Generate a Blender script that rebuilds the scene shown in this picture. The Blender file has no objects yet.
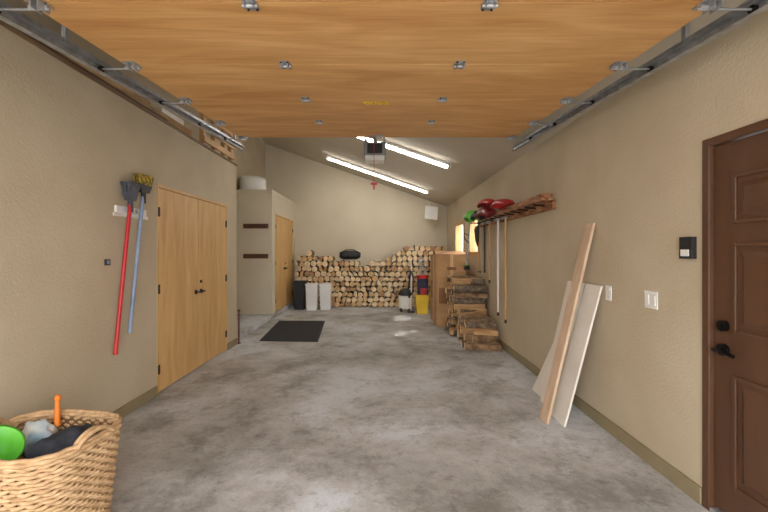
import bpy, bmesh, math, random
from mathutils import Vector, Matrix
random.seed(7)
scene = bpy.context.scene
scene.view_settings.view_transform = 'Standard'

def lin(c):
    out=[]
    for v in c[:3]:
        v=v/255.0
        out.append(v/12.92 if v<=0.04045 else ((v+0.055)/1.055)**2.4)
    return (out[0],out[1],out[2],1.0)

def M(name,c1,c2=None,scale=5,rough=.7,metal=0,bump=0,stretch=(1,1,1),detail=5,lo=.35,hi=.65,bscale=None,emit=None,c3=None,dist=0.0,patch=None):
    m=bpy.data.materials.new(name); m.use_nodes=True
    nt=m.node_tree; b=nt.nodes['Principled BSDF']
    b.inputs['Roughness'].default_value=rough; b.inputs['Metallic'].default_value=metal
    tc=nt.nodes.new('ShaderNodeTexCoord'); mp=nt.nodes.new('ShaderNodeMapping')
    mp.inputs['Scale'].default_value=stretch
    nt.links.new(tc.outputs['Object'],mp.inputs['Vector'])
    n=nt.nodes.new('ShaderNodeTexNoise'); n.inputs['Scale'].default_value=scale; n.inputs['Detail'].default_value=detail
    n.inputs['Distortion'].default_value=dist
    nt.links.new(mp.outputs['Vector'],n.inputs['Vector'])
    r=nt.nodes.new('ShaderNodeValToRGB')
    r.color_ramp.elements[0].position=lo; r.color_ramp.elements[1].position=hi
    r.color_ramp.elements[0].color=lin(c1); r.color_ramp.elements[1].color=lin(c2 or tuple(min(255,v*1.05) for v in c1))
    if c3:
        e=r.color_ramp.elements.new((lo+hi)/2); e.color=lin(c3)
    nt.links.new(n.outputs['Fac'],r.inputs['Fac'])
    out=r.outputs['Color']
    if patch:
        # list of (scale, stretch, dark multiplier colour, lo, hi, world-space?)
        for (ps,pst,pc,pl,ph) in patch:
            m2=nt.nodes.new('ShaderNodeMapping'); m2.inputs['Scale'].default_value=pst
            ge=nt.nodes.new('ShaderNodeNewGeometry'); nt.links.new(ge.outputs['Position'],m2.inputs['Vector'])
            nn=nt.nodes.new('ShaderNodeTexNoise'); nn.inputs['Scale'].default_value=ps; nn.inputs['Detail'].default_value=7
            nt.links.new(m2.outputs['Vector'],nn.inputs['Vector'])
            rr=nt.nodes.new('ShaderNodeValToRGB'); rr.color_ramp.elements[0].position=pl; rr.color_ramp.elements[0].color=pc
            rr.color_ramp.elements[1].position=ph; rr.color_ramp.elements[1].color=(1,1,1,1)
            nt.links.new(nn.outputs['Fac'],rr.inputs['Fac'])
            mx=nt.nodes.new('ShaderNodeMix'); mx.data_type='RGBA'; mx.blend_type='MULTIPLY'; mx.inputs['Factor'].default_value=1
            nt.links.new(out,mx.inputs['A']); nt.links.new(rr.outputs['Color'],mx.inputs['B']); out=mx.outputs['Result']
    nt.links.new(out,b.inputs['Base Color'])
    if bump:
        n2=nt.nodes.new('ShaderNodeTexNoise'); n2.inputs['Scale'].default_value=bscale or scale*4; n2.inputs['Detail'].default_value=4
        nt.links.new(mp.outputs['Vector'],n2.inputs['Vector'])
        bp=nt.nodes.new('ShaderNodeBump'); bp.inputs['Strength'].default_value=bump; bp.inputs['Distance'].default_value=.01
        nt.links.new(n2.outputs['Fac'],bp.inputs['Height']); nt.links.new(bp.outputs['Normal'],b.inputs['Normal'])
    if emit:
        b.inputs['Emission Color'].default_value=lin((255,252,246)); b.inputs['Emission Strength'].default_value=emit
    return m

wallm=M('wall_paint',(190,174,147),(197,182,156),2.2,.85,bump=.4,bscale=55,patch=[(1.2,(1,1,1),(.95,.945,.93,1),.35,.6)])
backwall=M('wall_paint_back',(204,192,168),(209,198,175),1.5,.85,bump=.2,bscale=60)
ceilm=M('ceiling_paint',(190,181,161),(197,188,169),1.5,.9,bump=.25,bscale=50)
trimm=M('trim_olive',(136,122,92),(146,132,102),4,.6)
white=M('white_plastic',(228,226,220),(236,234,229),4,.4)
whitepanel=M('white_laminate',(226,218,205),(238,232,222),3,.35)
black=M('black_plastic',(26,26,28),(36,36,38),10,.5)
darkg=M('dark_rubber',(46,44,44),(66,64,62),60,.9,bump=.4)
steel=M('galvanised_steel',(150,152,154),(186,188,190),14,.42,.6)
red=M('red_plastic',(180,26,34),(200,40,44),5,.4)
blue=M('blue_plastic',(120,136,166),(150,166,190),5,.4)
green=M('lime_plastic',(80,166,44),(100,186,60),5,.4)
yellow=M('yellow_plastic',(222,184,30),(236,200,50),5,.5)
labely=M('label_yellow',(250,215,0),(255,225,10),5,.6)
orange=M('orange_plastic',(226,120,30),(236,136,40),5,.5)
brownd=M('brown_door_paint',(82,54,36),(92,62,42),8,.42,bump=.1,bscale=60,stretch=(1,1,.15))
darkwood=M('dark_stained_wood',(88,52,34),(110,68,44),8,.6,stretch=(1,1,6))
iron=M('black_iron',(24,22,22),(34,32,30),10,.35,.6)
card=M('cardboard',(176,134,92),(192,150,106),3,.85,stretch=(1,1,3))
cloth=M('charcoal_cloth',(34,36,42),(60,62,70),12,.95,bump=.5)
weath=M('weathered_wood',(110,62,40),(190,140,96),7,.8,bump=.4,stretch=(4,.7,5))
handlew=M('handle_wood',(190,144,92),(208,164,110),6,.5,stretch=(4,4,.6))
plank=M('plank_wood',(196,166,136),(218,190,162),5,.7,stretch=(3,3,.6))
plank2=M('rough_sawn_wood',(150,118,84),(205,170,122),5,.8,stretch=(3,.6,3))

ply=M('door_plywood',(208,154,94),(234,190,132),1.4,.5,stretch=(.5,2.4,3),c3=(222,173,111),lo=.3,hi=.7,dist=1.8,detail=9,
   patch=[(1.3,(.8,1.6,1),(.88,.82,.74,1),.36,.58),(2.2,(1.2,26,1),(.90,.85,.77,1),.36,.56)])
plydoor=M('birch_plywood',(200,154,94),(224,186,128),3,.5,stretch=(3,2.2,.3),c3=(213,171,112),lo=.3,hi=.7,dist=1.2,
   patch=[(1.5,(1,2,.6),(.93,.89,.82,1),.38,.6)])
bark=M('bark',(112,86,62),(164,132,98),12,.95,bump=.8)
barkd=M('bark_grey',(92,78,64),(146,126,104),18,.95,bump=.8)
splitw=M('split_wood',(170,128,84),(210,172,122),9,.9,bump=.5,stretch=(.4,3,3))
end1=M('log_end_pale',(220,190,146),(240,216,178),14,.85)
end2=M('log_end_tan',(200,160,112),(226,190,142),14,.85)
end3=M('log_end_dark',(164,124,88),(196,152,110),14,.85)
wick=M('wicker',(172,136,96),(208,174,132),26,.8,lo=.3,hi=.7)
wickd=M('wicker_dark',(110,80,50),(130,94,60),10,.8)
tube=M('fluorescent_tube',(250,250,248),None,1,.3,emit=28)
lens=M('opener_lens',(225,225,220),None,1,.3)

def concrete():
    m=bpy.data.materials.new('concrete_floor'); m.use_nodes=True; nt=m.node_tree; b=nt.nodes['Principled BSDF']
    tc=nt.nodes.new('ShaderNodeTexCoord')
    def noise(s,d,dist=0,rg=.62):
        n=nt.nodes.new('ShaderNodeTexNoise'); n.inputs['Scale'].default_value=s; n.inputs['Detail'].default_value=d; n.inputs['Distortion'].default_value=dist
        n.inputs['Roughness'].default_value=rg
        nt.links.new(tc.outputs['Object'],n.inputs['Vector']); return n
    def ramp(n,p):
        r=nt.nodes.new('ShaderNodeValToRGB'); cr=r.color_ramp
        cr.elements[0].position=p[0][0]; cr.elements[0].color=p[0][1]; cr.elements[1].position=p[-1][0]; cr.elements[1].color=p[-1][1]
        for q in p[1:-1]: e=cr.elements.new(q[0]); e.color=q[1]
        nt.links.new(n.outputs['Fac'],r.inputs['Fac']); return r
    def mul(a,b_,f):
        mx=nt.nodes.new('ShaderNodeMix'); mx.data_type='RGBA'; mx.blend_type='MULTIPLY'; mx.inputs['Factor'].default_value=f
        nt.links.new(a,mx.inputs['A']); nt.links.new(b_,mx.inputs['B']); return mx.outputs['Result']
    a=noise(.6,12,.2,.7)
    r=ramp(a,[(.38,lin((156,152,146))),(.5,lin((190,188,186))),(.6,lin((214,217,222)))])
    r2=ramp(noise(2.4,12,.1,.72),[(.38,(.62,.60,.57,1)),(.5,(1,1,1,1))])
    r3_=ramp(noise(13,9,0,.72),[(.35,(.62,.60,.58,1)),(.47,(1,1,1,1))])
    r4=ramp(noise(70,5),[(.3,(.80,.79,.78,1)),(.6,(1,1,1,1))])
    o=mul(r.outputs['Color'],r2.outputs['Color'],.8); o=mul(o,r3_.outputs['Color'],.7); o=mul(o,r4.outputs['Color'],.8)
    nt.links.new(o,b.inputs['Base Color'])
    r3=nt.nodes.new('ShaderNodeMapRange'); r3.inputs['To Min'].default_value=.55; r3.inputs['To Max'].default_value=.85
    nt.links.new(a.outputs['Fac'],r3.inputs['Value']); nt.links.new(r3.outputs['Result'],b.inputs['Roughness'])
    f=noise(60,4); bp=nt.nodes.new('ShaderNodeBump'); bp.inputs['Strength'].default_value=.15; bp.inputs['Distance'].default_value=.01
    nt.links.new(f.outputs['Fac'],bp.inputs['Height']); nt.links.new(bp.outputs['Normal'],b.inputs['Normal'])
    return m
conc=concrete()
def glassmat():
    m=bpy.data.materials.new('window_glass'); m.use_nodes=True; nt=m.node_tree; nt.nodes.remove(nt.nodes['Principled BSDF'])
    t=nt.nodes.new('ShaderNodeBsdfTransparent'); g=nt.nodes.new('ShaderNodeBsdfGlossy'); g.inputs['Roughness'].default_value=.05
    mx=nt.nodes.new('ShaderNodeMixShader'); mx.inputs[0].default_value=.08
    nt.links.new(t.outputs[0],mx.inputs[1]); nt.links.new(g.outputs[0],mx.inputs[2]); nt.links.new(mx.outputs[0],nt.nodes['Material Output'].inputs[0])
    return m
glass=glassmat()

class MB:
    def __init__(s,name,mats): s.name=name; s.mats=mats; s.v=[]; s.f=[]; s.m=[]; s.sm=[]
    def add(s,vs,fs,mi=0,smooth=False):
        o=len(s.v); s.v+= [Vector(v) for v in vs]
        for f in fs: s.f.append([i+o for i in f]); s.m.append(mi); s.sm.append(smooth)
    def box(s,a,b,mi=0):
        x0,y0,z0=a; x1,y1,z1=b
        s.add([(x0,y0,z0),(x1,y0,z0),(x1,y1,z0),(x0,y1,z0),(x0,y0,z1),(x1,y0,z1),(x1,y1,z1),(x0,y1,z1)],
          [(0,3,2,1),(4,5,6,7),(0,1,5,4),(1,2,6,5),(2,3,7,6),(3,0,4,7)],mi)
    def hexa(s,vs,mi=0):
        s.add(vs,[(0,3,2,1),(4,5,6,7),(0,1,5,4),(1,2,6,5),(2,3,7,6),(3,0,4,7)],mi)
    def obox(s,p0,p1,w,t,up=(0,0,1),mi=0):
        p0=Vector(p0);p1=Vector(p1);d=(p1-p0).normalized();u=Vector(up)
        a=d.cross(u).normalized(); b=a.cross(d).normalized()
        a=a*w/2;b=b*t/2
        s.add([p0-a-b,p0+a-b,p0+a+b,p0-a+b,p1-a-b,p1+a-b,p1+a+b,p1-a+b],[(0,3,2,1),(4,5,6,7),(0,1,5,4),(1,2,6,5),(2,3,7,6),(3,0,4,7)],mi)
    def cyl(s,p0,p1,r0,r1=None,seg=16,mi=0,cap=True,capmi=None):
        if r1 is None:r1=r0
        p0=Vector(p0);p1=Vector(p1);d=(p1-p0).normalized()
        u=Vector((0,0,1)) if abs(d.z)<.9 else Vector((1,0,0))
        a=d.cross(u).normalized();b=d.cross(a)
        vs=[];
        for p,r in((p0,r0),(p1,r1)):
            for i in range(seg):
                t=2*math.pi*i/seg; vs.append(p+a*math.cos(t)*r+b*math.sin(t)*r)
        s.add(vs,[(i,(i+1)%seg,seg+(i+1)%seg,seg+i) for i in range(seg)],mi,True)
        if cap:
            s.add(vs[:seg],[list(range(seg))[::-1]],mi if capmi is None else capmi)
            s.add(vs[seg:],[list(range(seg))],mi if capmi is None else capmi)
    def poly_ext(s,pts,off,mi=0,capmi=None,smooth=False,sidem=None):
        pts=[Vector(p) for p in pts]; off=Vector(off); n=len(pts)
        vs=pts+[p+off for p in pts]
        for i in range(n):
            s.add([vs[i],vs[(i+1)%n],vs[n+(i+1)%n],vs[n+i]],[(0,1,2,3)],mi if sidem is None else sidem[i%len(sidem)],smooth)
        c=mi if capmi is None else capmi
        s.add(pts,[list(range(n))[::-1]],c); s.add([p+off for p in pts],[list(range(n))],c)
    def tube(s,pts,r,seg=8,mi=0,closed=False):
        pts=[Vector(p) for p in pts]; n=len(pts); vs=[]
        for i,p in enumerate(pts):
            if closed: d=(pts[(i+1)%n]-pts[i-1]).normalized()
            else: d=(pts[min(i+1,n-1)]-pts[max(i-1,0)]).normalized()
            u=Vector((0,0,1)) if abs(d.z)<.95 else Vector((1,0,0))
            a=d.cross(u).normalized();b=d.cross(a)
            for j in range(seg):
                t=2*math.pi*j/seg; vs.append(p+a*math.cos(t)*r+b*math.sin(t)*r)
        fs=[]
        for i in range(n if closed else n-1):
            k=(i+1)%n
            for j in range(seg): fs.append((i*seg+j,i*seg+(j+1)%seg,k*seg+(j+1)%seg,k*seg+j))
        s.add(vs,fs,mi,True)
        if not closed: s.add(vs[:seg],[list(range(seg))],mi); s.add(vs[-seg:],[list(range(seg))],mi)
    def lathe(s,c,prof,seg=28,mi=0,axis=None):
        vs=[];n=len(prof)
        for (r,z) in prof:
            for j in range(seg):
                t=2*math.pi*j/seg; vs.append(Vector(c)+Vector((math.cos(t)*r,math.sin(t)*r,z)))
        fs=[(i*seg+j,i*seg+(j+1)%seg,(i+1)*seg+(j+1)%seg,(i+1)*seg+j) for i in range(n-1) for j in range(seg)]
        s.add(vs,fs,mi,True)
        s.add(vs[:seg],[list(range(seg))],mi); 
        if prof[-1][0]>1e-3: s.add(vs[-seg:],[list(range(seg))],mi)
    def build(s,bevel=0,parent=None,bseg=2):
        xs=[v.x for v in s.v];ys=[v.y for v in s.v];zs=[v.z for v in s.v]
        o=Vector(((min(xs)+max(xs))/2,(min(ys)+max(ys))/2,min(zs)))
        me=bpy.data.meshes.new(s.name)
        me.from_pydata([v-o for v in s.v],[],s.f)
        for m in s.mats: me.materials.append(m)
        for p,mi,sm in zip(me.polygons,s.m,s.sm): p.material_index=mi; p.use_smooth=sm
        bm=bmesh.new(); bm.from_mesh(me); bmesh.ops.recalc_face_normals(bm,faces=bm.faces); bm.to_mesh(me); bm.free()
        ob=bpy.data.objects.new(s.name,me); ob.location=o; scene.collection.objects.link(ob)
        if bevel:
            md=ob.modifiers.new('b','BEVEL'); md.width=bevel; md.segments=bseg; md.limit_method='ANGLE'; md.angle_limit=math.radians(50)
        if parent: ob.parent=parent; ob.matrix_parent_inverse=Matrix.Translation(-parent.location)
        return ob
def empty(name,loc):
    e=bpy.data.objects.new(name,None); e.empty_display_size=.1; e.location=loc; scene.collection.objects.link(e); return e
def sbox(name,a,b,m,bevel=0,parent=None):
    q=MB(name,[m]); q.box(a,b); return q.build(bevel,parent)

XR=1.85; XL=-2.26; XO=-3.16; YF=-.45; YB=11.0
def cz(x): return 3.338-.345*x
# ---------- shell
sbox('floor',(XO-.14,YF-.1,-.12),(XR+.15,YB+.15,0),conc)
sbox('driveway_ground',(-25,-30,-.2),(25,YF-.1,-.03),M('driveway',(176,172,168),(192,188,184),2,.9))
def wall_y(name,x0,x1,y0,y1,z0,z1,holes,m):
    q=MB(name,[m]); y=y0
    for (a,b,c,d) in sorted(holes):
        q.box((x0,y,z0),(x1,a,z1))
        if c>z0: q.box((x0,a,z0),(x1,b,c))
        if d<z1: q.box((x0,a,d),(x1,b,z1))
        y=b
    q.box((x0,y,z0),(x1,y1,z1)); return q.build()
DOOR=(1.30,2.26,0,2.055)
WA=(8.80,9.72,1.42,2.10); WB=(7.48,8.2,1.42,2.10)
wall_y('wall_right',XR,XR+.15,YF,YB,0,2.70,[DOOR,WA,WB],wallm)
LD=(4.05,5.90,0,2.14)
wall_y('wall_left',XL-.12,XL,YF,6.3,0,2.80,[LD],wallm)
sbox('wall_closet_end',(XO,6.18,0),(XL-.12,6.3,2.80),wallm)
sbox('loft_floor',(XO,YF,2.70),(XL-.12,6.18,2.80),plank2)
sbox('wall_left_outer',(XO-.14,YF,0),(XO,YB+.15,4.42),wallm)
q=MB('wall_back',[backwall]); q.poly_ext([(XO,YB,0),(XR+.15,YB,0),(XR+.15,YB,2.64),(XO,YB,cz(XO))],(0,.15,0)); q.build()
q=MB('ceiling',[ceilm]); q.poly_ext([(XR+.15,YF,cz(XR+.15)),(XO-.14,YF,cz(XO-.14)),(XO-.14,YF,cz(XO-.14)+.15),(XR+.15,YF,cz(XR+.15)+.15)],(0,YB+.15-YF,0)); q.build()
q=MB('wall_front',[wallm])
q.box((XO-.14,YF-.12,0),(-2.2,YF,2.62)); q.box((1.83,YF-.12,0),(XR+.15,YF,2.62))
q.poly_ext([(XO-.14,YF-.12,2.62),(XR+.15,YF-.12,2.62),(XR+.15,YF-.12,2.64),(XO-.14,YF-.12,cz(XO-.14))],(0,.12,0)); q.build()
sbox('floor_step',(XO,6.3,0),(-2.32,YB,.10),conc,.01)
RX=-2.34
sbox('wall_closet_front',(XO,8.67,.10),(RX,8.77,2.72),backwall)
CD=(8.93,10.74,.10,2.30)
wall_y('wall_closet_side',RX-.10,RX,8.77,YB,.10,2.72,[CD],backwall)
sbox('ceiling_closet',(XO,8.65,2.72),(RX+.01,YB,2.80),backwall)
q=MB('baseboard_right',[trimm]); q.box((XR-.018,YF,0),(XR,1.25,.10)); q.box((XR-.018,2.29,0),(XR,YB,.10)); q.build(.004)
q=MB('baseboard_left',[trimm]); q.box((XL,YF,0),(XL+.018,4.04,.10)); q.box((XL,5.91,0),(XL+.018,6.3,.10)); q.build(.004)
# ---------- windows
for i,W in enumerate((WA,WB)):
    q=MB('window_%d'%(i+1),[handlew,glass])
    a,b,c,d=W; x0,x1=XR-.02,XR+.12
    q.box((x0,a-.05,c-.05),(x1,a+.035,d+.05)); q.box((x0,b-.035,c-.05),(x1,b+.05,d+.05))
    q.box((x0,a+.035,c-.05),(x1,b-.035,c+.035)); q.box((x0,a+.035,d-.035),(x1,b-.035,d+.05))
    q.box((XR+.06,a+.035,c+.035),(XR+.066,b-.035,d-.035),1)
    q.build()
# ---------- entry door
e=empty('door_1',(XR,1.77,0))
q=MB('frame',[brownd]); x0,x1=XR-.012,XR+.14
q.box((x0,2.237,0),(x1,2.285,2.085)); q.box((x0,1.26,0),(x1,1.303,2.085)); q.box((x0,1.303,2.04),(x1,2.237,2.085)); q.build(.004,e)
sbox('threshold',(XR-.015,1.31,0),(XR+.14,2.23,.03),steel,.004,e)
q=MB('slab',[brownd]); sx=XR+.016
q.box((sx,1.31,.035),(sx+.045,2.232,2.035))
for (za,zb) in ((1.60,1.86),(1.02,1.50),(.20,.80)):
    for (ya,yb) in ((1.41,1.70),(1.82,2.11)):
        w=.022
        for (p,r) in (((sx-.012,ya,za),(sx,ya+w,zb)),((sx-.012,yb-w,za),(sx,yb,zb)),((sx-.012,ya+w,za),(sx,yb-w,za+w)),((sx-.012,ya+w,zb-w),(sx,yb-w,zb))): q.box(p,r)
        a=.045;b_=.075
        q.hexa([(sx,ya+a,za+a),(sx,yb-a,za+a),(sx,yb-a,zb-a),(sx,ya+a,zb-a),(sx-.013,ya+b_,za+b_),(sx-.013,yb-b_,za+b_),(sx-.013,yb-b_,zb-b_),(sx-.013,ya+b_,zb-b_)])
q.build(.004,e)
q=MB('lever_handle',[iron]); y=2.165
q.cyl((sx,y,.92),(sx-.02,y,.92),.033,seg=24); q.cyl((sx-.02,y,.92),(sx-.06,y,.92),.011)
q.tube([(sx-.055,y+.012,.92),(sx-.058,y-.03,.925),(sx-.056,y-.07,.918),(sx-.052,y-.11,.91)],.011)
q.cyl((sx,y,1.05),(sx-.022,y,1.05),.030,seg=24); q.obox((sx-.022,y,1.035),(sx-.022,y,1.065),.010,.02,(1,0,0)); q.build(0,e)
# ---------- double doors
def double_door(name,X,ya,yb,z0,z1,sgn,hz):
    e=empty(name,(X,(ya+yb)/2,z0)); ym=(ya+yb)/2; g=.005
    q=MB('frame',[plydoor]); t=.03
    xo=X-.11; xi=X+.006
    q.box((xo,ya,z0),(xi,ya+t,z1)); q.box((xo,yb-t,z0),(xi,yb,z1)); q.box((xo,ya+t,z1-t),(xi,yb-t,z1)); q.build(.002,e)
    for k,(a,b) in enumerate(((ya+t+g,ym-g),(ym+g,yb-t-g))):
        sbox('leaf_%d'%(k+1),(X-.042,a,z0+.015),(X-.002,b,z1-t-g),plydoor,.003,e)
    sbox('stop',(X-.10,ya+t,z0),(X-.06,yb-t,z1-t),darkwood,0,e)
    q=MB('hardware',[iron])
    for yy,s in ((ym-.07,-1),(ym+.07,1)):
        q.cyl((X-.002,yy,hz),(X+.012,yy,hz),.028,seg=20); q.cyl((X+.012,yy,hz),(X+.05,yy,hz),.010)
        q.tube([(X+.048,yy+s*.01,hz),(X+.052,yy-s*.03,hz+.006),(X+.048,yy-s*.055,hz-.004)] if s>0 else [(X+.048,yy+.01,hz),(X+.052,yy-.04,hz+.006),(X+.048,yy-.10,hz-.004)],.010)
    q.cyl((X-.002,ym+.07,hz+.12),(X+.012,ym+.07,hz+.12),.02,seg=18)
    for yy in (ya+t,yb-t):
        for zz in (z0+.25,(z0+z1)/2,z1-.28): q.cyl((X+.006,yy,zz-.05),(X+.006,yy,zz+.05),.007); q.box((X-.003,yy-.02,zz-.045),(X+.0075,yy+.02,zz+.045))
    q.build(0,e); return e
double_door('door_2',XL,LD[0],LD[1],0,LD[3],1,.96)
double_door('door_3',RX,CD[0],CD[1],.10,CD[3],1,1.05)
# ---------- overhead garage door
def dz(y): return 2.53+.064*(y-1.42)
Y0=1.10; SP=.67
gd=empty('garage_door',(-.03,2.9,2.5)); DX0,DX1=-1.56,1.50
for k in range(5):
    a=Y0+SP*k; b=a+SP-.005
    q=MB('panel_%d'%(k+1),[ply]); q.hexa([(DX0,a,dz(a)),(DX1,a,dz(a)),(DX1,b,dz(b)),(DX0,b,dz(b)),(DX0,a,dz(a)+.04),(DX1,a,dz(a)+.04),(DX1,b,dz(b)+.04),(DX0,b,dz(b)+.04)]); 
    ob=q.build(.0015,gd)
a=Y0;b=Y0+5*SP-.02
q=MB('outer_skin',[darkwood]); q.hexa([(DX0+.01,a,dz(a)+.042),(DX1-.01,a,dz(a)+.042),(DX1-.01,b,dz(b)+.042),(DX0+.01,b,dz(b)+.042),(DX0+.01,a,dz(a)+.05),(DX1-.01,a,dz(a)+.05),(DX1-.01,b,dz(b)+.05),(DX0+.01,b,dz(b)+.05)]); q.build(0,gd)
q=MB('hinges',[steel,iron])
for k in range(0,6):
    yy=Y0+SP*k-.002; z=dz(yy)
    xs=(-.575,.485)
    if k in(0,5): xs=()
    for x in xs:
        q.box((x-.03,yy-.05,z-.006),(x+.03,yy+.05,z)); q.cyl((x-.034,yy,z-.014),(x+.034,yy,z-.014),.010,mi=0)
        q.box((x-.022,yy-.035,z-.022),(x-.016,yy+.02,z-.004)); q.box((x+.016,yy-.035,z-.022),(x+.022,yy+.02,z-.004))
        for sx_ in(-.02,.02):
            for sy in(-.04,.04): q.cyl((x+sx_,yy+sy,z-.006),(x+sx_,yy+sy,z-.011),.006,mi=1,seg=8)
    for x,s,tx in ((DX0+.05,-1,-1.70),(DX1-.05,1,1.65)):
        if k==5: yy=yy-.05
        q.box((x-.035,yy-.045,z-.006),(x+.035,yy+.045,z)); q.cyl((x-.04,yy,z-.02),(x+.045,yy,z-.02),.012)
        q.box((x-.006,yy-.04,z-.04),(x,yy+.025,z-.004)); q.box((x+.026,yy-.04,z-.04),(x+.032,yy+.025,z-.004))
        q.cyl((x-.05*s,yy,z-.03),(tx,yy,z-.03),.006,seg=8); q.cyl((tx-s*.01,yy,z-.03),(tx+s*.008,yy,z-.03),.018,mi=1)
        if k==5: yy=yy+.05
q.build(0,gd)
q=MB('top_bracket',[steel]); yy=4.38; q.box((-.10,yy-.05,dz(yy)-.006),(.04,yy+.05,dz(yy))); q.obox((-.03,yy,dz(yy)-.012),(-.03,yy+.16,dz(yy)+.07),.03,.006); q.build(0,gd)
cu=bpy.data.curves.new('label','FONT'); cu.body='8X10-2'; cu.size=.09; cu.align_x='CENTER'; cu.extrude=.001; cu.offset=.004
cu.materials.append(labely)
to=bpy.data.objects.new('chalk_label',cu); scene.collection.objects.link(to); to.location=(-.03,3.22,dz(3.22)-.006); to.rotation_euler=(math.pi+.064,0,0)
to.scale=(.75,1,1)
to.parent=gd; to.matrix_parent_inverse=Matrix.Translation(-gd.location)
for x,s in ((-1.70,-1),(1.65,1)):
    q=MB('garage_door_track',[steel])
    def tz(y): return dz(y)-.03
    ya,yb=.0,4.98
    for (dx,dzz,w,t) in ((s*.018,0,.003,.046),(0,.022,.036,.003),(0,-.022,.036,.003)):
        q.obox((x+dx,ya,tz(ya)+dzz),(x+dx,yb,tz(yb)+dzz),w,t)
    q.obox((x+s*.024,ya,tz(ya)+.045),(x+s*.024,yb,tz(yb)+.045),.003,.05)
    pts=[(x,ya-math.sin(t)*.3,tz(ya)-.3+math.cos(t)*.3) for t in [i*math.pi/2/6 for i in range(7)]]
    for p,r in zip(pts,pts[1:]): q.obox(p,r,.045,.05,(1,0,0))
    q.obox(pts[-1],(x,ya-.3,0),.045,.05,(1,0,0))
    for yy in (2.2,4.75):
        xx=x+s*.03; q.box((xx-.012,yy-.015,tz(yy)),(xx+.012,yy+.015,cz(xx)-.012))
    q.build(0,gd)
# ---------- opener
op=empty('garage_door_opener',(-.07,5.5,2.68))
q=MB('motor_housing',[M('opener_grey',(130,130,130),(150,150,150),5,.4),lens,black])
q.box((-.22,5.35,2.74),(.08,5.68,2.92),0); q.box((-.20,5.33,2.68),(.06,5.60,2.74),1); q.box((-.17,5.34,2.77),(.03,5.349,2.90),2); q.build(.015,op)
q=MB('rail_and_straps',[steel,red])
q.obox((-.07,5.36,2.935),(-.07,.2,2.80),.04,.03)
for x in(-.20,.06): q.box((x-.014,5.5,2.90),(x+.014,5.504,cz(x)-.01)); 
q.obox((-.20,5.5,2.95),(.06,5.5,3.28),.025,.003,(0,1,0))
q.cyl((-.075,5.0,2.90),(-.075,5.0,2.32),.004,mi=1,seg=6); q.box((-.115,4.985,2.29),(-.035,5.015,2.315),1); q.box((-.085,4.985,2.23),(-.065,5.015,2.30),1)
q.build(0,op)
# ---------- fluorescent fixtures
for yc in (6.7,9.6):
    q=MB('fluorescent_light',[white,tube])
    n=Vector((.345,0,1)).normalized(); d=Vector((1,0,-.345)).normalized()
    c=Vector((-.04,yc,cz(-.04))); L=1.3
    def P(s_,h): return c+d*s_-n*h
    q.obox(P(-L,.03),P(L,.03),.11,.05,n)
    for oy in(-.034,.034):
        for (a,b) in((-L+.04,-.03),(.03,L-.04)):
            q.cyl(P(a,.075)+Vector((0,oy,0)),P(b,.075)+Vector((0,oy,0)),.014,mi=1)
    for s_ in(-L+.02,0,L-.02): q.obox(P(s_-.02,.07),P(s_+.02,.07),.11,.05,n)
    q.build()
# ---------- back firewood
def section(cx,cz_,r,kind,n0=10):
    if kind==0:
        n=n0; return [(cx+math.cos(t)*r*random.uniform(.92,1.05),cz_+math.sin(t)*r*random.uniform(.92,1.05)) for t in [2*math.pi*i/n for i in range(n)]]
    a0=random.uniform(0,6.28); span=math.pi if kind==1 else math.pi*.6
    pts=[(math.cos(a0+span*i/6)*r*1.25,math.sin(a0+span*i/6)*r*1.25) for i in range(7)]
    if kind==2: pts.append((0,0))
    mx=sum(p[0] for p in pts)/len(pts);mz=sum(p[1] for p in pts)/len(pts)
    return [(cx+p[0]-mx,cz_+p[1]-mz) for p in pts]
def prof(x):
    if x<-1.7: return 1.42
    if x<-.95: return 1.42-.22*(x+1.7)/.75
    if x<.0: return 1.20
    if x<.6: return 1.20+.42*x/.6
    return 1.66
q=MB('firewood_stack',[bark,end1,end2,end3])
row=0;z=.07
while z<1.7:
    x=-2.26+(row%2)*.075
    while x<1.66:
        r=random.uniform(.062,.082)
        if z+.05<prof(x)+random.uniform(-.04,.06):
            y0=10.52+random.uniform(-.06,.05)
            k=random.choices((0,1,2),(8,1.5,1))[0]
            zz=max(z+random.uniform(-.012,.012),r*1.05)
            s_=section(x+r,zz,r*1.0,k)
            q.poly_ext([(a,y0,b) for a,b in s_],(0,.43,0),0,random.choices((1,2,3),(6,3,1))[0])
        x+=2*r*.98
    z+=.134;row+=1
q.build()
q=MB('duffel_bag',[black]); 
q.cyl((-1.08,10.72,1.375),(-.98,10.72,1.37),.07,.12,seg=20); q.cyl((-.98,10.72,1.37),(-.62,10.72,1.37),.12,.115,seg=20); q.cyl((-.62,10.72,1.37),(-.52,10.72,1.365),.115,.06,seg=20)
q.tube([(-.98,10.66,1.46),(-.9,10.62,1.51),(-.7,10.62,1.51),(-.62,10.66,1.46)],.012); q.build(.01)
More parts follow.
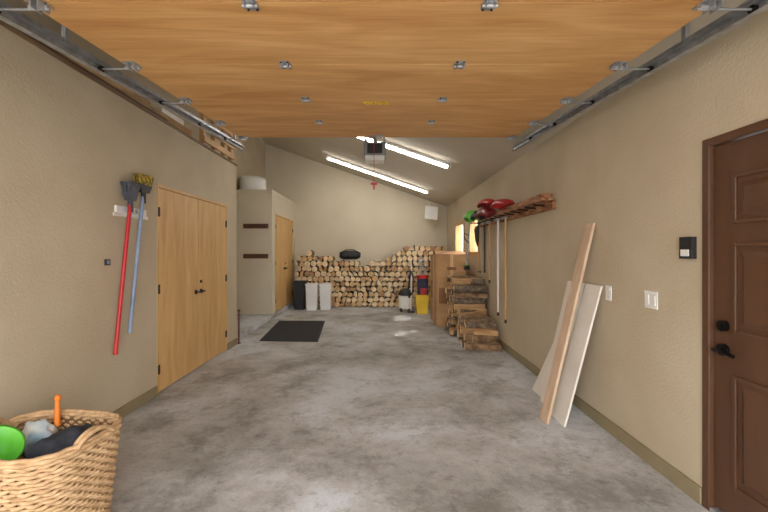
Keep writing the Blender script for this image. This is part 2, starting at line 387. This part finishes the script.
# ---------- right firewood pile
q=MB('firewood_pile',[bark,end1,end2,end3,splitw,barkd])
def xlog(x0,x1,y,z,r,ya=0):
    k=random.choices((0,1,2),(2,4,5))[0]; s_=section(y,z,r,k,8)
    b_=random.choice((0,5))
    side=[b_]*8 if k==0 else ([b_]*6+[4]*2)
    q.poly_ext([(x0,a,b) for a,b in s_],(x1-x0,ya,random.uniform(-.015,.015)),0,random.choice((1,1,2,3)),False,side)
random.seed(3)
z=.055;row=0
while z<.98:
    y=6.74+(row%2)*.05+(.05 if z>.7 else 0)
    while y<7.5:
        r=random.uniform(.045,.062); sh=random.uniform(-.14,.08); xlog(1.33+sh,1.78+random.uniform(-.03,.03),y,z+random.uniform(-.01,.01),r,random.uniform(-.10,.10)); y+=2*r*.97
    z+=.098;row+=1
z=.055;row=0
while z<.42:
    y=5.92+row*.07
    while y<6.68:
        r=random.uniform(.045,.06); xlog(1.30+random.uniform(-.06,.12),1.78+random.uniform(-.03,.03),y,z,r,random.uniform(-.12,.12)); y+=2*r*.97
    z+=.095;row+=1
q.build()
# ---------- cardboard box
q=MB('cardboard_box',[card,M('packing_tape',(206,172,124),None,3,.4),M('cardboard_dark',(136,96,62),(148,106,70),5,.9)])
q.box((1.10,7.76,0),(1.66,8.70,1.40)); q.box((1.095,8.20,.0),(1.10,8.27,1.40),1); q.box((1.36,7.752,0),(1.42,7.76,1.40),1)
q.hexa([(1.09,7.75,1.40),(1.67,7.75,1.40),(1.67,8.0,1.46),(1.09,8.0,1.46),(1.09,7.75,1.408),(1.67,7.75,1.408),(1.67,8.0,1.468),(1.09,8.0,1.468)])
q.box((1.30,7.75,1.1),(1.48,7.76,1.16),2); q.box((1.14,7.755,.45),(1.34,7.76,.75),2); q.box((1.096,8.35,.5),(1.10,8.6,.85),2)
q.build(.004)
def bin_(q,cx,cy,w,d,h,tp=.85,mi=0,t=.012):
    def ring(s,z,ins=0): return [(cx-w/2*s+ins,cy-d/2*s+ins,z),(cx+w/2*s-ins,cy-d/2*s+ins,z),(cx+w/2*s-ins,cy+d/2*s-ins,z),(cx-w/2*s+ins,cy+d/2*s-ins,z)]
    vs=ring(tp,0)+ring(1,h)+ring(1,h,t)+ring(tp,.02,t)
    fs=[(3,2,1,0),(12,13,14,15)]
    for k in range(3):
        for i in range(4): fs.append((k*4+i,k*4+(i+1)%4,k*4+4+(i+1)%4,k*4+4+i))
    q.add(vs,fs,mi)
    for (a,b) in (((cx-w/2-.012,cy-d/2-.012,h-.03),(cx+w/2+.012,cy-d/2,h)),((cx-w/2-.012,cy+d/2,h-.03),(cx+w/2+.012,cy+d/2+.012,h)),((cx-w/2-.012,cy-d/2,h-.03),(cx-w/2,cy+d/2,h)),((cx+w/2,cy-d/2,h-.03),(cx+w/2+.012,cy+d/2,h))): q.box(a,b,mi)
q=MB('yellow_bin',[yellow]); bin_(q,.99,9.45,.30,.28,.42); q.build(.006)
q=MB('shop_vacuum',[white,black,red,darkg])
q.lathe((.62,9.75,0),[(.15,.08),(.17,.12),(.17,.36),(.15,.40)],mi=0)
q.lathe((.62,9.75,.40),[(.175,0),(.175,.05),(.13,.12),(.05,.16)],mi=1)
for t in range(4): 
    a=t*math.pi/2+.78; q.cyl((.62+math.cos(a)*.15,9.75+math.sin(a)*.15-.012,.035),(.62+math.cos(a)*.15,9.75+math.sin(a)*.15+.012,.035),.035,mi=1); q.cyl((.62+math.cos(a)*.15,9.75+math.sin(a)*.15,.03),(.62+math.cos(a)*.15,9.75+math.sin(a)*.15,.1),.02,mi=1)
q.tube([(.70,9.60,.36),(.78,9.50,.5),(.80,9.62,.85),(.76,9.9,1.0),(.72,10.0,.6),(.66,9.95,.3)],.022,mi=3)
q.tube([(.74,9.58,.05),(.76,9.70,.6),(.78,9.95,1.25)],.018,mi=0); q.box((.66,9.50,.0),(.82,9.62,.05),1)
q.build()
q=MB('golf_bag',[M('navy_fabric',(44,50,70),(60,66,88),10,.9),red,steel,white])
q.cyl((1.08,10.05,0),(1.08,10.16,.85),.13,.14,seg=20,mi=0); q.cyl((1.08,10.055,.05),(1.08,10.065,.12),.142,mi=1); q.cyl((1.08,10.145,.76),(1.08,10.16,.85),.15,mi=1)
q.box((1.01,9.89,.2),(1.15,10.0,.55),1)
for i in range(6):
    a=i*1.05; px=1.08+math.cos(a)*.07; py=10.16+math.sin(a)*.07; q.cyl((px,py,.8),(px,py+.03,1.10+.03*i),.007,mi=2); q.box((px-.04,py,1.09+.03*i),(px+.015,py+.05,1.14+.03*i),2 if i%2 else 3)
q.build(.004)
binw=M('bin_offwhite',(230,230,228),(240,240,238),4,.4)
q=MB('waste_bin',[binw,black]); bin_(q,-1.70,10.05,.29,.30,.66); q.build(.01)
q=MB('waste_bin',[binw,black]); bin_(q,-1.37,10.10,.28,.30,.64); q.box((-1.51,9.95,.64),(-1.23,10.25,.665),0); q.build(.01)
q=MB('waste_bin',[black,white]); bin_(q,-2.03,10.15,.27,.30,.68); q.box((-2.17,10.0,.68),(-1.89,10.30,.72),0); q.build(.01)
q=MB('door_mat',[darkg,black]); 
a=[(-1.96,6.50),(-1.0,6.44),(-1.15,8.36),(-2.12,8.40)]
q.hexa([(x,y,0.001) for x,y in a]+[(x,y,.012) for x,y in a])
for i in range(1,30):
    t=i/30; p=Vector((a[0][0]*(1-t)+a[3][0]*t+.04,a[0][1]*(1-t)+a[3][1]*t,.013)); r=Vector((a[1][0]*(1-t)+a[2][0]*t-.04,a[1][1]*(1-t)+a[2][1]*t,.013)); q.obox(p,r,.02,.006,mi=0)
q.build()
for z in (2.01,1.36):
    q=MB('coat_rack',[darkwood,iron]); q.box((-2.96,8.645,z-.05),(-2.42,8.67,z+.05))
    for i in range(4): x=-2.89+i*.133; q.tube([(x,8.645,z+.01),(x,8.60,z-.02),(x,8.58,z+.0),(x,8.575,z+.03)],.008,mi=1)
    q.build(.004)
q=MB('water_tank',[white,steel]); q.lathe((-2.86,9.0,2.80),[(.27,0),(.29,.02),(.29,.26),(.27,.31),(.20,.33),(.0005,.335)]); q.cyl((-2.86,9.0,3.13),(-2.86,9.0,3.17),.03,mi=1); q.build()
q=MB('standpipe',[M('rust_brown',(94,50,40),(114,64,50),10,.6)]); q.cyl((-2.235,6.33,0),(-2.235,6.33,.50),.014); q.cyl((-2.235,6.33,0),(-2.235,6.33,.015),.03); q.cyl((-2.235,6.33,.50),(-2.235,6.33,.54),.022); q.build()
q=MB('wall_speaker',[white,steel]); q.hexa([(1.18,10.60,2.34),(1.52,10.64,2.30),(1.48,10.90,2.34),(1.22,10.90,2.38),(1.20,10.58,2.68),(1.54,10.62,2.64),(1.50,10.90,2.66),(1.24,10.90,2.70)])
q.box((1.34,10.88,2.42),(1.42,11.0,2.55),1); q.tube([(1.3,10.65,2.66),(1.32,10.7,2.78),(1.36,10.9,2.80)],.008,mi=0); q.tube([(1.45,10.7,2.33),(1.5,10.8,2.2),(1.47,10.97,2.1),(1.5,10.98,1.8)],.006,mi=0,seg=6); q.build(.01)
q=MB('door_keypad',[black,white]); q.box((XR-.03,2.335,1.41),(XR,2.435,1.54)); q.box((XR-.034,2.355,1.425),(XR-.03,2.42,1.465),1); q.build(.004)
q=MB('light_switch',[white]); q.box((XR-.006,2.66,1.065),(XR,2.79,1.185)); 
for y in (2.692,2.758): q.box((XR-.012,y-.016,1.09),(XR-.006,y+.016,1.16))
q.build(.002)
q=MB('wall_outlet',[white,black]); q.box((XR-.006,3.195,1.06),(XR,3.27,1.18)); 
for z in (1.09,1.15): q.box((XR-.009,3.215,z-.015),(XR-.006,3.25,z+.015)); q.box((XR-.0095,3.225,z-.006),(XR-.009,3.229,z+.006),1)
q.build(.001)
q=MB('wall_outlet',[black,blue]); q.box((XL,3.28,1.34),(XL+.01,3.34,1.39)); q.box((XL+.01,3.295,1.35),(XL+.014,3.325,1.38),1); q.build(.002)
# ---------- leaning boards
def lean(name,x0,ya,yb,zt,th,m,xt=XR-.003,ytop=0):
    q=MB(name,[m]); dx=th
    q.hexa([(x0-dx,ya,0),(x0,ya,0),(x0,yb,0),(x0-dx,yb,0),(xt-dx,ya+ytop,zt),(xt,ya+ytop,zt),(xt,yb+ytop,zt),(xt-dx,yb+ytop,zt)]); return q.build(.002)
lean('leaning_panel',1.54,3.31,3.56,1.17,.018,whitepanel)
lean('leaning_panel',1.575,3.60,3.90,1.17,.018,whitepanel)
lean('leaning_panel',1.62,3.93,4.22,.50,.018,whitepanel)
lean('wood_plank',1.42,3.36,3.50,1.70,.024,plank,XR-.003,.06)
# ---------- tool rail
q=MB('tool_rail',[weath,iron]); q.box((XR-.04,4.20,1.90),(XR,7.3,2.0))
for i in range(12): y=4.4+i*.25; q.cyl((XR-.04,y,1.955),(XR-.17,y,1.97),.008,mi=1,seg=8)
q.obox((XR-.13,4.12,2.02),(XR-.09,5.9,2.01),.12,.07,mi=0)
q.build(.006)
def shovel(name,y,m,hm,zt,zb,x=XR-.09,scoop=.3):
    q=MB(name,[m,hm,black]); 
    q.cyl((x-.01,y,zt),(x+.02,y,zb),.015,mi=1)
    n=8; vs=[]
    for k,(h,w,c) in enumerate(((0,.05,.0),(.10,scoop*.8,.03),(.30,scoop,.05),(.36,scoop,.02))):
        for i in range(n+1):
            u=(i/n-.5)*2; vs.append((x-.02-c*(1-u*u)+.0,y+u*w/2,zt+h-.05))
    vs2=[(a-.006,b,c) for a,b,c in vs]
    fs=[(r*(n+1)+i,r*(n+1)+i+1,(r+1)*(n+1)+i+1,(r+1)*(n+1)+i) for r in range(3) for i in range(n)]
    q.add(vs,fs,0,True); q.add(vs2,fs,0,True)
    q.cyl((x+.02,y-.05,zb),(x+.02,y+.05,zb),.014,mi=2)
    return q.build()
def sled(name,ya,yb,x,z,m,w=.14,hh=.7):
    q=MB(name,[m,black]); n=16;vs=[];rows=12
    for i in range(n+1):
        t=i/n; y=ya+(yb-ya)*t; ww=w*(math.sin(math.pi*min(max(t*.9+.05,0),1)))**.5
        for j in range(rows+1):
            a=math.pi*j/rows; vs.append((x+math.cos(a)*ww,y,z+math.sin(a)*ww*hh+.03*math.sin(t*math.pi)))
    fs=[(i*(rows+1)+j,i*(rows+1)+j+1,(i+1)*(rows+1)+j+1,(i+1)*(rows+1)+j) for i in range(n) for j in range(rows)]
    q.add(vs,fs,0,True); ob=q.build(); md=ob.modifiers.new('s','SOLIDIFY'); md.thickness=.012
    return ob
dred=M('dark_red_plastic',(110,20,26),(140,30,34),5,.4)
sled('snow_scoop',5.1,5.75,XR-.19,2.06,red,.13,.6)
sled('snow_scoop',5.92,6.45,XR-.20,1.99,dred,.15,.9)
sled('plastic_sled',6.48,6.85,XR-.20,1.99,black,.14,.9)
sled('plastic_sled',5.85,6.5,XR-.20,2.16,red,.13,.6)
sled('plastic_sled',6.87,7.25,XR-.22,2.01,green,.15,1.0)
q=MB('string_trimmer',[green,black,steel]); x=XR-.19
q.tube([(x,7.37,2.06),(x-.01,7.39,1.8),(x-.05,7.42,1.20)],.014,mi=2); q.lathe((x,7.37,2.0),[(.06,0),(.095,.03),(.095,.15),(.05,.20),(.0005,.21)],mi=0,seg=16)
q.lathe((x-.05,7.42,1.12),[(.05,0),(.055,.03),(.03,.08)],mi=1,seg=16); q.box((x-.12,7.35,1.20),(x-.0,7.50,1.21),0); q.tube([(x-.01,7.39,1.75),(x-.10,7.39,1.80),(x-.10,7.39,1.70),(x-.02,7.39,1.62)],.010,mi=1)
q.obox((x+.01,7.37,1.98),(XR,7.37,1.98),.02,.02,mi=1)
q.build()
def hang(name,y,zb,m):
    q=MB(name,[m,steel,black,white]); x=XR-.085
    q.cyl((x,y,1.93),(x+.0,y,zb),.015)
    q.obox((x-.02,y-.10,1.93),(x-.02,y+.10,1.93),.04,.03,mi=1)
    q.cyl((x,y,zb),(x,y,zb+.05),.017,mi=2)
    return q.build()
hang('garden_hoe',5.62,.45,handlew); hang('garden_hoe',5.98,.50,white); hang('garden_hoe',6.45,.95,handlew); hang('garden_hoe',6.75,1.10,black)
shovel('snow_shovel',7.10,black,handlew,1.60,1.10,XR-.10,.26)
# ---------- brooms
q=MB('broom_holder',[white,M('grey_clip',(150,150,155),None,4,.4)]); q.box((XL,3.40,1.79),(XL+.02,3.84,1.85))
for y in (3.52,3.70): q.box((XL+.02,y-.045,1.80),(XL+.04,y-.03,1.84),1); q.box((XL+.02,y+.03,1.80),(XL+.04,y+.045,1.84),1)
q.box((XL+.0,3.38,1.76),(XL+.012,3.88,1.79)); q.build(.004)
def brush(name,y,hm,headm,brm,zb,zh,yb_=0,tw=.3):
    q=MB(name,[hm,headm,brm]); x=XL+.065
    q.cyl((x,y,zh),(x,y+yb_,zb),.0165); q.cyl((x,y+yb_,zb),(x,y+yb_,zb-.02),.019); q.cyl((x,y,zh-.1),(x,y,zh+.02),.022,mi=1)
    q.hexa([(x-.025,y-tw*.30,zh),(x+.025,y-tw*.30,zh),(x+.025,y+tw*.30,zh),(x-.025,y+tw*.30,zh),(x-.03,y-tw*.5,zh+.07),(x+.03,y-tw*.5,zh+.07),(x+.03,y+tw*.5,zh+.07),(x-.03,y+tw*.5,zh+.07)],1)
    n=18
    for i in range(n):
        for j in range(3):
            u=(i+.5)/n*2-1; yy=y+u*tw*.48; xx=x+(j-1)*.02
            q.cyl((xx,yy,zh+.07),(xx+(j-1)*.012,yy+u*.02+random.uniform(-.006,.006),zh+.16+random.uniform(-.01,.01)),.006,.008,seg=5,mi=2)
    return q.build()
brush('push_broom',3.52,red,M('grey_brush_head',(60,64,76),(74,78,90),6,.5),M('grey_bristle',(70,74,84),(100,104,110),20,.9),.62,1.90,yb_=-.20,tw=.14)
brush('angle_broom',3.71,blue,black,M('straw_bristle',(200,170,60),(60,54,40),30,.9),.76,2.0,yb_=-.20,tw=.19)
# ---------- loft contents
q=MB('lumber_stack',[plank2,plank,whitepanel,darkwood])
random.seed(11)
for i in range(10):
    x=-2.30-.12*(i%4); z=2.83+.045*(i//4)
    q.obox((x-.04,.3+random.uniform(0,.4),z+.021),(x-.04,3.9+random.uniform(0,.5),z+.021),.10,.04,mi=random.choice((0,0,1,3)))
q.build(.003)
q=MB('storage_carton',[card,whitepanel,darkg])
q.box((-2.85,4.45,2.80),(-2.42,5.15,3.01),0); q.box((-2.8,4.5,3.01),(-2.45,5.0,3.09),1); q.build(.006)
q=MB('loft_railing',[handlew])
for y in (5.25,5.6,5.95,6.22): q.box((-2.36,y-.03,2.83),(-2.30,y+.03,3.28))
for z in (2.89,3.05,3.23): q.box((-2.30,5.2,z),(-2.275,6.27,z+.08))
q.build(.003)
q=MB('trim_1',[M('trim_dark',(110,86,60),(126,100,72),6,.7,stretch=(1,.3,3))]); q.box((XL-.13,YF,2.80),(XL+.012,6.31,2.83)); q.build(.003)
# ---------- wicker basket
random.seed(5)
BX,BY=-1.73,2.03; rot=math.radians(-8); H=.50
def bp(t,s,z,off=0):
    c,s_=math.cos(t),math.sin(t); n=3.2
    a,b=.315*s,.275*s
    rr=(abs(c/a)**n+abs(s_/b)**n)**(-1/n)+off
    x,y=c*rr,s_*rr
    return (BX+x*math.cos(rot)-y*math.sin(rot),BY+x*math.sin(rot)+y*math.cos(rot),z)
q=MB('wicker_basket',[wick,wickd]); N=128; R=26
for k in range(R):
    z=.012+k*H/R; s=.84+.16*k/R
    q.tube([bp(2*math.pi*i/N,s,z+.003*math.sin(i*1.3+k),.008*math.cos(math.pi*i/2+k*math.pi)) for i in range(N)],.0100,6,0,True)
for k,(dzz,of) in enumerate(((0,.0),(.016,.008),(.016,-.008),(.030,0))):
    q.tube([bp(2*math.pi*i/N,1.0,H+dzz,of+.005*math.sin(i*1.2+k*2)) for i in range(N)],.012,6,0,True)
vs=[bp(2*math.pi*i/48,.84,.012,-.008) for i in range(48)]+[bp(2*math.pi*i/48,1.0,H,-.010) for i in range(48)]
q.add(vs,[(i,(i+1)%48,48+(i+1)%48,48+i) for i in range(48)]+[list(range(48))],1,True)
for tc_ in (0,math.pi):
    for off in (-.012,.012):
        pts=[]
        for i in range(13):
            u=i/12; t=tc_+(u-.5)*.62; pts.append(bp(t,1.0,H+.02+.05*math.sin(math.pi*u)**.6,off))
        q.tube(pts,.012,6,0)
q.build()
def blob(name,c,sx,sy,sz,m,amp=.25,seed=1):
    from mathutils import noise
    bm=bmesh.new(); bmesh.ops.create_icosphere(bm,subdivisions=4,radius=1)
    for v in bm.verts:
        n=noise.noise(v.co*1.6+Vector((seed,0,0)))*amp+abs(noise.noise(v.co*4+Vector((0,seed,0))))*amp*.6
        v.co=v.co*(1+n); v.co=Vector((v.co.x*sx,v.co.y*sy,v.co.z*sz))
    me=bpy.data.meshes.new(name); bm.to_mesh(me); bm.free(); me.materials.append(m)
    for p in me.polygons:p.use_smooth=True
    o=bpy.data.objects.new(name,me); o.location=c; scene.collection.objects.link(o); return o
blob('folded_jacket',(BX+.10,BY+.02,.42),.13,.16,.10,cloth,.4,3)
blob('beach_towel',(BX-.14,BY+.15,.43),.085,.07,.09,M('towel',(226,222,212),(150,180,200),10,.95,bump=.5),.3,8)
q=MB('plastic_basin',[green]); q.lathe((0,0,0),[(.05,0),(.09,.03),(.12,.10),(.128,.105),(.115,.10),(.085,.035),(.045,.012)]); ob=q.build(); ob.rotation_euler=(math.radians(28),math.radians(30),0); ob.location=(BX-.17,BY-.08,.43)
q=MB('garden_trowel',[orange,steel]); q.cyl((-1.82,2.255,.47),(-1.83,2.27,.61),.016,.012); q.lathe((-1.83,2.272,.605),[(.012,0),(.018,.01),(.014,.03),(.001,.035)]); q.cyl((-1.82,2.255,.32),(-1.82,2.255,.48),.008,mi=1); q.build()
# ---------- light
w=bpy.data.worlds.new('World'); scene.world=w; w.use_nodes=True
bg=w.node_tree.nodes['Background']; bg.inputs[0].default_value=(.97,.98,1.0,1); bg.inputs[1].default_value=6.9
su=bpy.data.lights.new('sun','SUN'); su.energy=2.5; su.angle=.04; su.color=(1,.95,.86)
so=bpy.data.objects.new('sun',su); scene.collection.objects.link(so); so.rotation_euler=Vector((-1.55,-.6,-1.9)).to_track_quat('-Z','Y').to_euler(); so.location=(6,14,8)
# ---------- camera
cam=bpy.data.cameras.new('camera'); cam.sensor_width=36; cam.lens=18.75; cam.shift_x=4/768; cam.shift_y=-4/768; cam.clip_start=.05
co=bpy.data.objects.new('camera',cam); scene.collection.objects.link(co); co.location=(0,0,1.45); co.rotation_euler=(math.radians(90),0,0)
scene.camera=co
